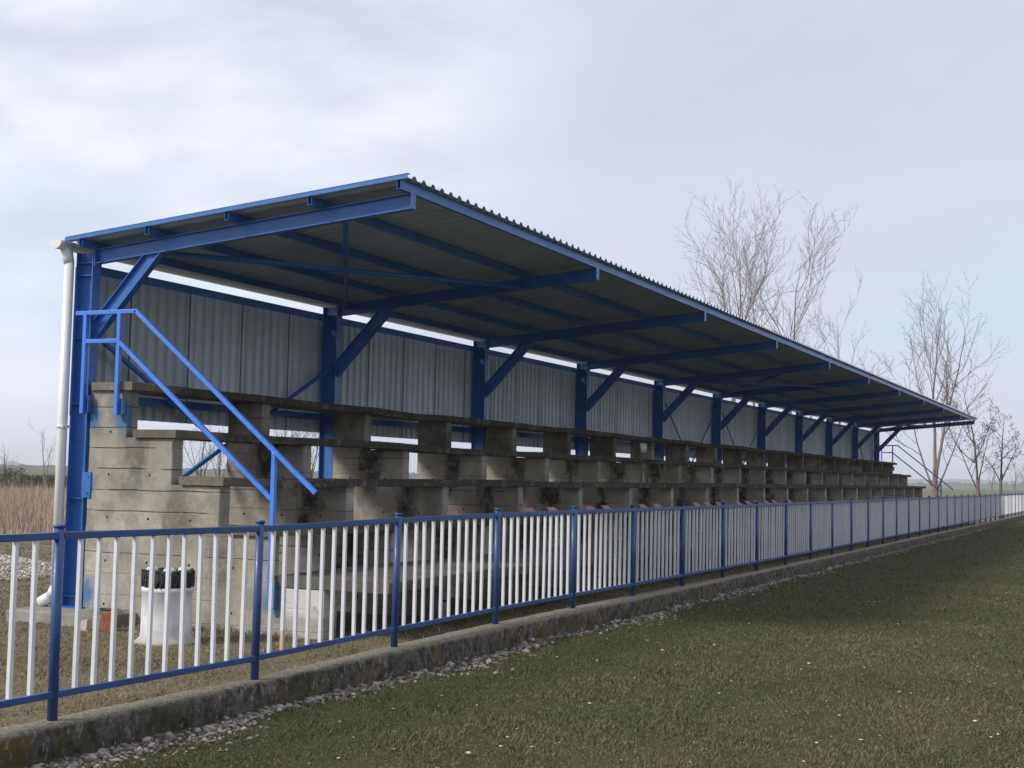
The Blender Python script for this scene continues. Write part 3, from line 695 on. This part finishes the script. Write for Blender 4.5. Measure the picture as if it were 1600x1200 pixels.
# concrete pipe planter with tractor tyre on top
pc = (10.55, 8.50)
m = MB(); m.lathe((pc[0], pc[1], GZ), [(.20, .0), (.292, .0), (.296, .03), (.280, .045), (.248, .075), (.240, .12), (.238, .30), (.236, .50), (.243, .505), (.243, .545), (.20, .545), (.19, .3)], 40)
o = m.build('concrete_pipe', 'planterwhite', at=(pc[0], pc[1], GZ)); tag(o, 'white painted upturned concrete pipe with flared foot beside the end wall', 'pipe')
ty = empty('rubber_tyre', (pc[0], pc[1], GZ+.545), 'worn black ribbed tyre lying on top of the white concrete pipe', 'tyre')
m = MB(); z0 = GZ+.545; m.lathe((pc[0], pc[1], z0), [(.13, .03), (.15, .0), (.215, .004), (.236, .03), (.242, .08), (.236, .13), (.215, .156), (.15, .16), (.13, .13), (.145, .08), (.13, .03)], 40); m.build('casing', 'rubber', ty)
m = MB()
for i in range(34):
    a = 6.28318*i/34; a2 = a+.10
    for (z_, q0, q1) in ((.0, a, a2), (.08, a2+.04, a-.02)):
        p = Vector((pc[0]+.240*math.cos(q0), pc[1]+.240*math.sin(q0), z0+.008+z_)); q = Vector((pc[0]+.240*math.cos(q1), pc[1]+.240*math.sin(q1), z0+.076+z_))
        m.beam(p + Vector((0, 0, random.uniform(-.008, .008))), q + Vector((0, 0, random.uniform(-.012, .012))), .017, random.uniform(.012, .026), (math.cos(a), math.sin(a), 0))
    if i % 2 == 0: m.beam((pc[0]+.17*math.cos(a), pc[1]+.17*math.sin(a), z0+.158), (pc[0]+.24*math.cos(a2), pc[1]+.24*math.sin(a2), z0+.150), .02, .018)
m.build('tread', 'rubber', ty)
m = MB()
for k in range(3):
    a = (2.2, 3.9, 5.2)[k]; m.lathe((pc[0]+.15*math.cos(a), pc[1]+.15*math.sin(a), z0+.145), [(.06, .0), (.055, .03), (.03, .045), (.001, .048)], 9, False)
o = m.build('white_pebbles', 'planterwhite', at=(pc[0], pc[1], z0+.14)); tag(o, 'white stones heaped inside the tyre on the concrete pipe', 'pebbles')
# bricks, scrap
m = MB(); bx, by = 11.02, 9.62
m.box(bx-.06, bx+.06, by-.062, by+.062, GZ, GZ+.20); o = m.build('clay_brick', 'brick', at=(bx, by, GZ), bevel=.006); o.rotation_euler = (0, .03, .5); tag(o, 'red clay brick standing upright against the end wall', 'brick')
m = MB(); m.add([(10.90+a*.05, 9.80+b*.045, GZ+c) for (a, b, c) in ((-1, -1, 0), (1, -.9, 0), (1.1, 1, 0), (-1, 1.1, 0), (-.5, -.8, .13), (.9, -.6, .12), (.8, .9, .10), (-.7, .8, .115))], [(3, 2, 1, 0), (4, 5, 6, 7), (0, 1, 5, 4), (1, 2, 6, 5), (2, 3, 7, 6), (3, 0, 4, 7)])
o = m.build('broken_block', 'pinkstone', at=(10.9, 9.8, GZ), bevel=.008); tag(o, 'pale pink broken stone block beside the red brick', 'stone')
m = MB()
for k in range(16):
    a = random.uniform(0, 3.14); c = Vector((11.35+random.uniform(-.12, .12), 9.95+random.uniform(-.12, .12), -.05+random.uniform(0, .04))); d_ = Vector((math.cos(a), math.sin(a), random.uniform(-.1, .35)))*.09
    m.beam(c-d_, c+d_, .022, .006)
o = m.build('scrap_heap', 'scrap', at=(11.35, 9.95, -.06)); tag(o, 'small heap of dark scrap metal on the footing by the first column', 'scrap')
# rubble mound behind the stand
n = 7000; a = rng.uniform(0, 6.283, n); rr = np.sqrt(rng.uniform(0, 1, n)); px = 16.0 + 2.0*rr*np.cos(a) - .3; py = 17.0 + 2.2*rr*np.sin(a)
hh = .34*np.clip(1-rr, 0, 1)**.8; o = rocks('rubble_pile', 'rubble', px, py, rng.uniform(.010, .038, n), .6, hh); tag(o, 'low mound of pale rubble and gravel on open ground left of the stand', 'rubble')
m = MB(); gN = 20; vs = [(15.7+2.1*math.cos(6.283*i/gN), 17+2.3*math.sin(6.283*i/gN), GZ-.03) for i in range(gN)]+[(15.7+1.0*math.cos(6.283*i/gN), 17+1.1*math.sin(6.283*i/gN), GZ+.2) for i in range(gN)]+[(15.7, 17, GZ+.33)]
m.add(vs, [(i, (i+1) % gN, gN+(i+1) % gN, gN+i) for i in range(gN)]+[(gN+i, gN+(i+1) % gN, 2*gN) for i in range(gN)], True); m2 = m.build('core', 'rubble', o); 

# ------------------------------------------------------------ trees
def polar_xy(az, d): return d*math.cos(R(az)), d*math.sin(R(az))
class Tree:
    def __init__(s, rs): s.r = random.Random(rs); s.t = MB(); s.c = MB(); s.tips = []
    def tube(s, mb, pts, rads, n):
        vs = []; pd = None
        for i, p in enumerate(pts):
            d = (pts[min(i+1, len(pts)-1)] - pts[max(i-1, 0)]).normalized(); t = Vector((1, 0, 0)) if abs(d.x) < .8 else Vector((0, 1, 0))
            a = d.cross(t).normalized(); b = d.cross(a)
            for k in range(n): an = 6.28318*k/n; vs.append(p + (a*math.cos(an)+b*math.sin(an))*rads[i])
        mb.add(vs, [(i*n+k, i*n+(k+1) % n, (i+1)*n+(k+1) % n, (i+1)*n+k) for i in range(len(pts)-1) for k in range(n)], True)
    def limb(s, p, d, L, r, depth, upw, mb=None, curve=.10, kids=None, spread=.6, rend=.35):
        seg = max(3, int(L/.45)) if depth < 3 else 3
        pts = [p.copy()]; rads = [r]; q = p.copy(); dd = d.normalized()
        for i in range(seg):
            dd = (dd + Vector((s.r.gauss(0, curve), s.r.gauss(0, curve), s.r.gauss(0, curve)*.6 + upw))).normalized()
            q = q + dd*(L/seg); pts.append(q.copy()); rads.append(r*(1-(1-rend)*(i+1)/seg))
        s.tube(mb or s.c, pts, rads, 8 if depth == 0 else 5 if depth == 1 else 4 if depth == 2 else 3)
        if depth >= s.maxd: s.tips.append(q); return pts, rads, dd
        nk = kids if kids is not None else max(2, int(L*s.dens[min(depth, len(s.dens)-1)]))
        for k in range(nk):
            t = s.start[min(depth, len(s.start)-1)]; t = t + (1-t)*(k+s.r.random())/nk
            i = min(seg-1, int(t*seg)); f = t*seg-i; pp = pts[i].lerp(pts[i+1], f); rr = rads[i]+(rads[i+1]-rads[i])*f
            base = (pts[i+1]-pts[i]).normalized(); ax = base.cross(Vector((s.r.gauss(0, 1), s.r.gauss(0, 1), s.r.gauss(0, 1)))).normalized()
            ang = s.r.uniform(.55, 1.1)*spread*1.25
            nd = (base*math.cos(ang) + ax*math.sin(ang)).normalized()
            s.limb(pp, nd, L*(s.r.uniform(.36, .56)*(1.25-.55*t) if depth == 0 else s.r.uniform(.22, .40)*(1.2-.4*t))*s.lf, max(.008, rr*s.r.uniform(.42, .62)), depth+1, s.upk, curve=.12, spread=spread)
        return pts, rads, dd
def bare_tree(name, az, dist, H, seed, stems, label, group='bare trees beyond the far end of the stand', lowbranch=.2, mat='twig', maxd=3, dens=(1.0, 2.1, 3.2), pods=0, spread=.62, upk=.09, lf=1.06, rb=.16):
    x, y = polar_xy(az, dist); root = empty(name, (x, y, GZ), label, 'tree', group)
    T = Tree(seed); T.maxd = maxd; T.dens = dens; T.start = (lowbranch, .22, .15, .1); T.upk = upk; T.lf = lf
    B = Vector((x, y, GZ-.1))
    for (fz, hfrac, leanx, rad) in stems:   # fork height fraction, stem length fraction, lean to picture right, radius
        side = Vector((math.sin(YAW), -math.cos(YAW), 0))
        p = B + Vector((0, 0, fz*H)); d = Vector((0, 0, 1)) + side*leanx + Vector((T.r.gauss(0, .03), T.r.gauss(0, .03), 0))
        T.limb(p, d, H*hfrac, rad, 0, .012, curve=.045, spread=spread, rend=.12)
    fz = max(s_[0] for s_ in stems); n = 6; pts = [B + Vector((T.r.gauss(0, .02), T.r.gauss(0, .02), (fz*H+.25)*i/n)) for i in range(n+1)]
    T.tube(T.t, pts, [rb*(1.35-.35*min(1, i/2)) for i in range(n+1)], 10)
    T.t.build('trunk', 'bark', root); T.c.build('crown', mat, root)
    if pods:
        m = MB()
        for q in T.r.sample(T.tips, min(pods, len(T.tips))):
            for k in range(5):
                c = q + Vector((T.r.gauss(0, .06), T.r.gauss(0, .06), T.r.gauss(0, .07))); a = T.r.uniform(0, 6.28); u = Vector((math.cos(a), math.sin(a), .3))*.022; v2 = Vector((0, .01, -.03))
                m.add([c-u, c+v2, c+u, c-v2], [(0, 1, 2, 3)])
        tag(m.build('seed_pods', 'pod', root), kind='stuff')
    return root
bare_tree('bare_tree', 15.85, 71, 13.6, 5, [(.22, .78, .0, .085), (.22, .74, .025, .08), (.2, .52, -.30, .05)], 'tall bare tree with twin stems, leftmost above the stand roof', lowbranch=.46)
bare_tree('bare_tree', 14.5, 70, 13.2, 8, [(.18, .82, -.02, .08), (.18, .74, .05, .07), (.16, .50, -.20, .045)], 'tall bare multi stemmed tree, second from left above the roof', lowbranch=.46)
bare_tree('bare_tree', 13.45, 70, 12.9, 21, [(.18, .84, .06, .09), (.2, .55, .24, .05)], 'tall bare tree leaning right, third from left above the roof', lowbranch=.42)
bare_tree('bare_tree', 12.7, 76, 8.8, 13, [(.18, .80, .02, .06), (.2, .6, -.15, .04)], 'small bare tree half hidden behind the roof beside the leaning tree', lowbranch=.35)
bare_tree('bare_tree', 11.5, 72, 9.9, 17, [(.18, .82, .0, .07), (.2, .6, .14, .04)], 'small bare bushy tree just left of the gap above the roof', lowbranch=.32)
bare_tree('bare_tree', 7.6, 73, 10.2, 29, [(.17, .83, -.10, .10), (.17, .78, .13, .095), (.12, .62, -.42, .055), (.12, .5, .42, .05)], 'large pale bare tree forking low beyond the end of the stand', lowbranch=.30, rb=.17, dens=(1.3, 2.4, 3.4))
bare_tree('bare_tree', 5.98, 68, 6.4, 31, [(.28, .74, .0, .06), (.24, .5, -.45, .035), (.26, .48, .4, .035)], 'smaller dark bare tree with dense fine crown right of the large pale tree', lowbranch=.15, mat='darktwig', rb=.085, spread=.75, dens=(2.4, 3.0, 4.5), pods=170)
bare_tree('bare_tree', 5.10, 66, 5.2, 37, [(.40, .55, -.05, .05), (.38, .42, .4, .035), (.36, .38, -.4, .03)], 'young bare tree with dark seed clusters, rightmost of the trees', lowbranch=.2, mat='darktwig', rb=.065, spread=.85, dens=(2.6, 3.2, 4.5), pods=330)
# left background
bare_tree('bare_tree', 43.75, 92, 4.2, 41, [(.05, .95, -.04, .05), (.05, .8, .12, .04)], 'small slender bare tree far left behind the reeds', group='small bare trees behind the reed field', lowbranch=.2, rb=.05, maxd=3)
for i, (az, d_, h_, sd_, lb) in enumerate(((45.2, 120, 3.0, 42, 'tiny bare tree at the left edge of the picture behind the reeds'), (37.7, 88, 4.6, 43, 'spreading bare tree seen through the second bench opening'), (36.95, 92, 4.2, 44, 'slim bare tree right of the spreading one in the bench opening'),
                                     (34.2, 85, 5.8, 45, 'bare tree seen through the wide slot under the top bench'), (33.3, 88, 5.4, 46, 'bare tree right of its neighbour in the slot under the top bench'))):
    bare_tree('bare_tree', az, d_, h_, sd_, [(.12, .85, .02*i-.04, .06), (.12, .7, .3, .04), (.12, .66, -.3, .04)], lb, group='small bare trees behind the reed field', lowbranch=.15, rb=.07, maxd=3, mat='darktwig', dens=(2.4, 3, 3.5))
def shrub(az, dist, h, wid, seed, label):
    x, y = polar_xy(az, dist); root = empty('shrub', (x, y, GZ), label, 'shrub', 'dark shrubs behind the reed field'); rs = random.Random(seed); m = MB(); b = MB()
    for k in range(14):
        a = rs.uniform(0, 6.28); t = Vector((x+math.cos(a)*wid*rs.random()*.8, y+math.sin(a)*wid*rs.random()*.8, GZ+h*rs.uniform(.6, 1))); b.cyl((x+math.cos(a)*.15, y+math.sin(a)*.15, GZ-.05), t, .02, .006, n=4, caps=False)
    for k in range(1500):
        a = rs.uniform(0, 6.28); r_ = wid*math.sqrt(rs.random()); z = rs.uniform(0, 1)**.8; r_ *= (1-z*z*.5); c = Vector((x+r_*math.cos(a), y+r_*math.sin(a), GZ+h*z*rs.uniform(.8, 1.05)))
        u = Vector((rs.gauss(0, 1), rs.gauss(0, 1), rs.gauss(0, 1))).normalized()*.10; v2 = Vector((rs.gauss(0, 1), rs.gauss(0, 1), rs.gauss(0, 1))).normalized()*.03
        m.add([c-u, c+v2, c+u, c-v2], [(0, 1, 2, 3)])
    b.build('stem', 'bark', root); m.build('crown', 'bushmass', root)
for i, (az, d_, h_, w_, lb) in enumerate(((46.2, 95, 1.5, 1.9, 'dark shrub just outside the left edge behind the reeds'), (45.0, 94, 1.5, 1.5, 'tallest dark shrub at the left edge behind the reeds'), (44.2, 93, 1.05, 1.2, 'low green grey shrub left of the slender tree'), (43.4, 93, 1.15, 1.3, 'grey twiggy shrub at the foot of the slender tree'),
                                        (42.2, 95, 1.1, 1.6, 'low dark shrub hidden mostly by the white downpipe'), (37.2, 95, 1.0, 2.0, 'low shrub under the trees in the second bench opening'))):
    shrub(az, d_, h_, w_, 60+i, lb)
# far woodland strip and hills
def ridge(name, mat, az0, az1, d0, hfun, label, cat, kind, depth=60, n=160):
    m = MB(); vs = []
    for i in range(n+1):
        az = az0+(az1-az0)*i/n; h = hfun(i, az)
        for dd, hh in ((d0, 0), (d0+depth*.25, h*.8), (d0+depth*.5, h), (d0+depth, 0)):
            x, y = polar_xy(az, dd); vs.append((x, y, GZ-.5+hh))
    m.add(vs, [(i*4+j, (i+1)*4+j, (i+1)*4+j+1, i*4+j+1) for i in range(n) for j in range(3)], True)
    o = m.build(name, mat); return tag(o, label, cat, kind=kind)
nf = lambda s_, a: mnoise.noise(Vector((a*s_, 3.3, s_)))
ridge('far_woodland', 'farwood', 15, 60, 700, lambda i, az: 2.5+.6*nf(3, az)+.6*nf(9, az), 'thin strip of bare woodland along the far horizon', 'woodland', 'stuff', 50, 700)
ridge('near_field_hedge', 'farwood', 26, 60, 500, lambda i, az: .95+.25*nf(5, az)+.25*nf(19, az), 'dark hedge line across the far green field', 'hedge', 'stuff', 12, 700)
ridge('hills', 'hillm', -8, 24, 2600, lambda i, az: 12+4*nf(.35, az)+2.5*nf(1.3, az)+1.0*nf(6, az), None, None, 'structure', 500, 500)
ridge('hills', 'hillm', 40, 52, 2600, lambda i, az: max(0, 7*math.exp(-((az-45.0)/.30)**2))+3.5+1*nf(2, az), None, None, 'structure', 400, 300)
ridge('far_woodland', 'farwood', -8, 14, 1100, lambda i, az: max(0, 3.4+2.5*nf(1.3, az)+1.6*nf(8, az)), 'low hazy tree belt at the foot of the distant hills', 'woodland', 'stuff', 60, 700)
for i, (az, h_) in enumerate(((5.45, 7), (4.6, 6.5), (4.2, 7.2), (3.6, 6))):
    bare_tree('bare_tree', az, 330, h_, 80+i, [(.2, .8, 0, .12), (.2, .6, .3, .08), (.2, .6, -.3, .08)], ['hazy far field tree left of the young tree', 'hazy far field tree right of the young tree', 'taller hazy far field tree near the right edge', 'far field tree at the right edge of the picture'][i], group='hazy trees in the far field', maxd=3, dens=(1.6, 2, 2.4), rb=.15, spread=.7)

# ------------------------------------------------------------ air
hz = MB(); hz.box(-300, 3300, -1500, 3100, -1.6, 32); ho = hz.build('haze', 'bark'); ho.data.materials.clear()
mh = bpy.data.materials.new('haze'); mh.use_nodes = True; hn = mh.node_tree; hn.nodes.clear()
ov = hn.nodes.new('ShaderNodeOutputMaterial'); pv = hn.nodes.new('ShaderNodeVolumePrincipled'); pv.inputs['Color'].default_value = (.92, .95, 1, 1); pv.inputs['Density'].default_value = .0004; pv.inputs['Anisotropy'].default_value = .2
hn.links.new(pv.outputs[0], ov.inputs['Volume']); ho.data.materials.append(mh); tag(ho, kind='stuff')
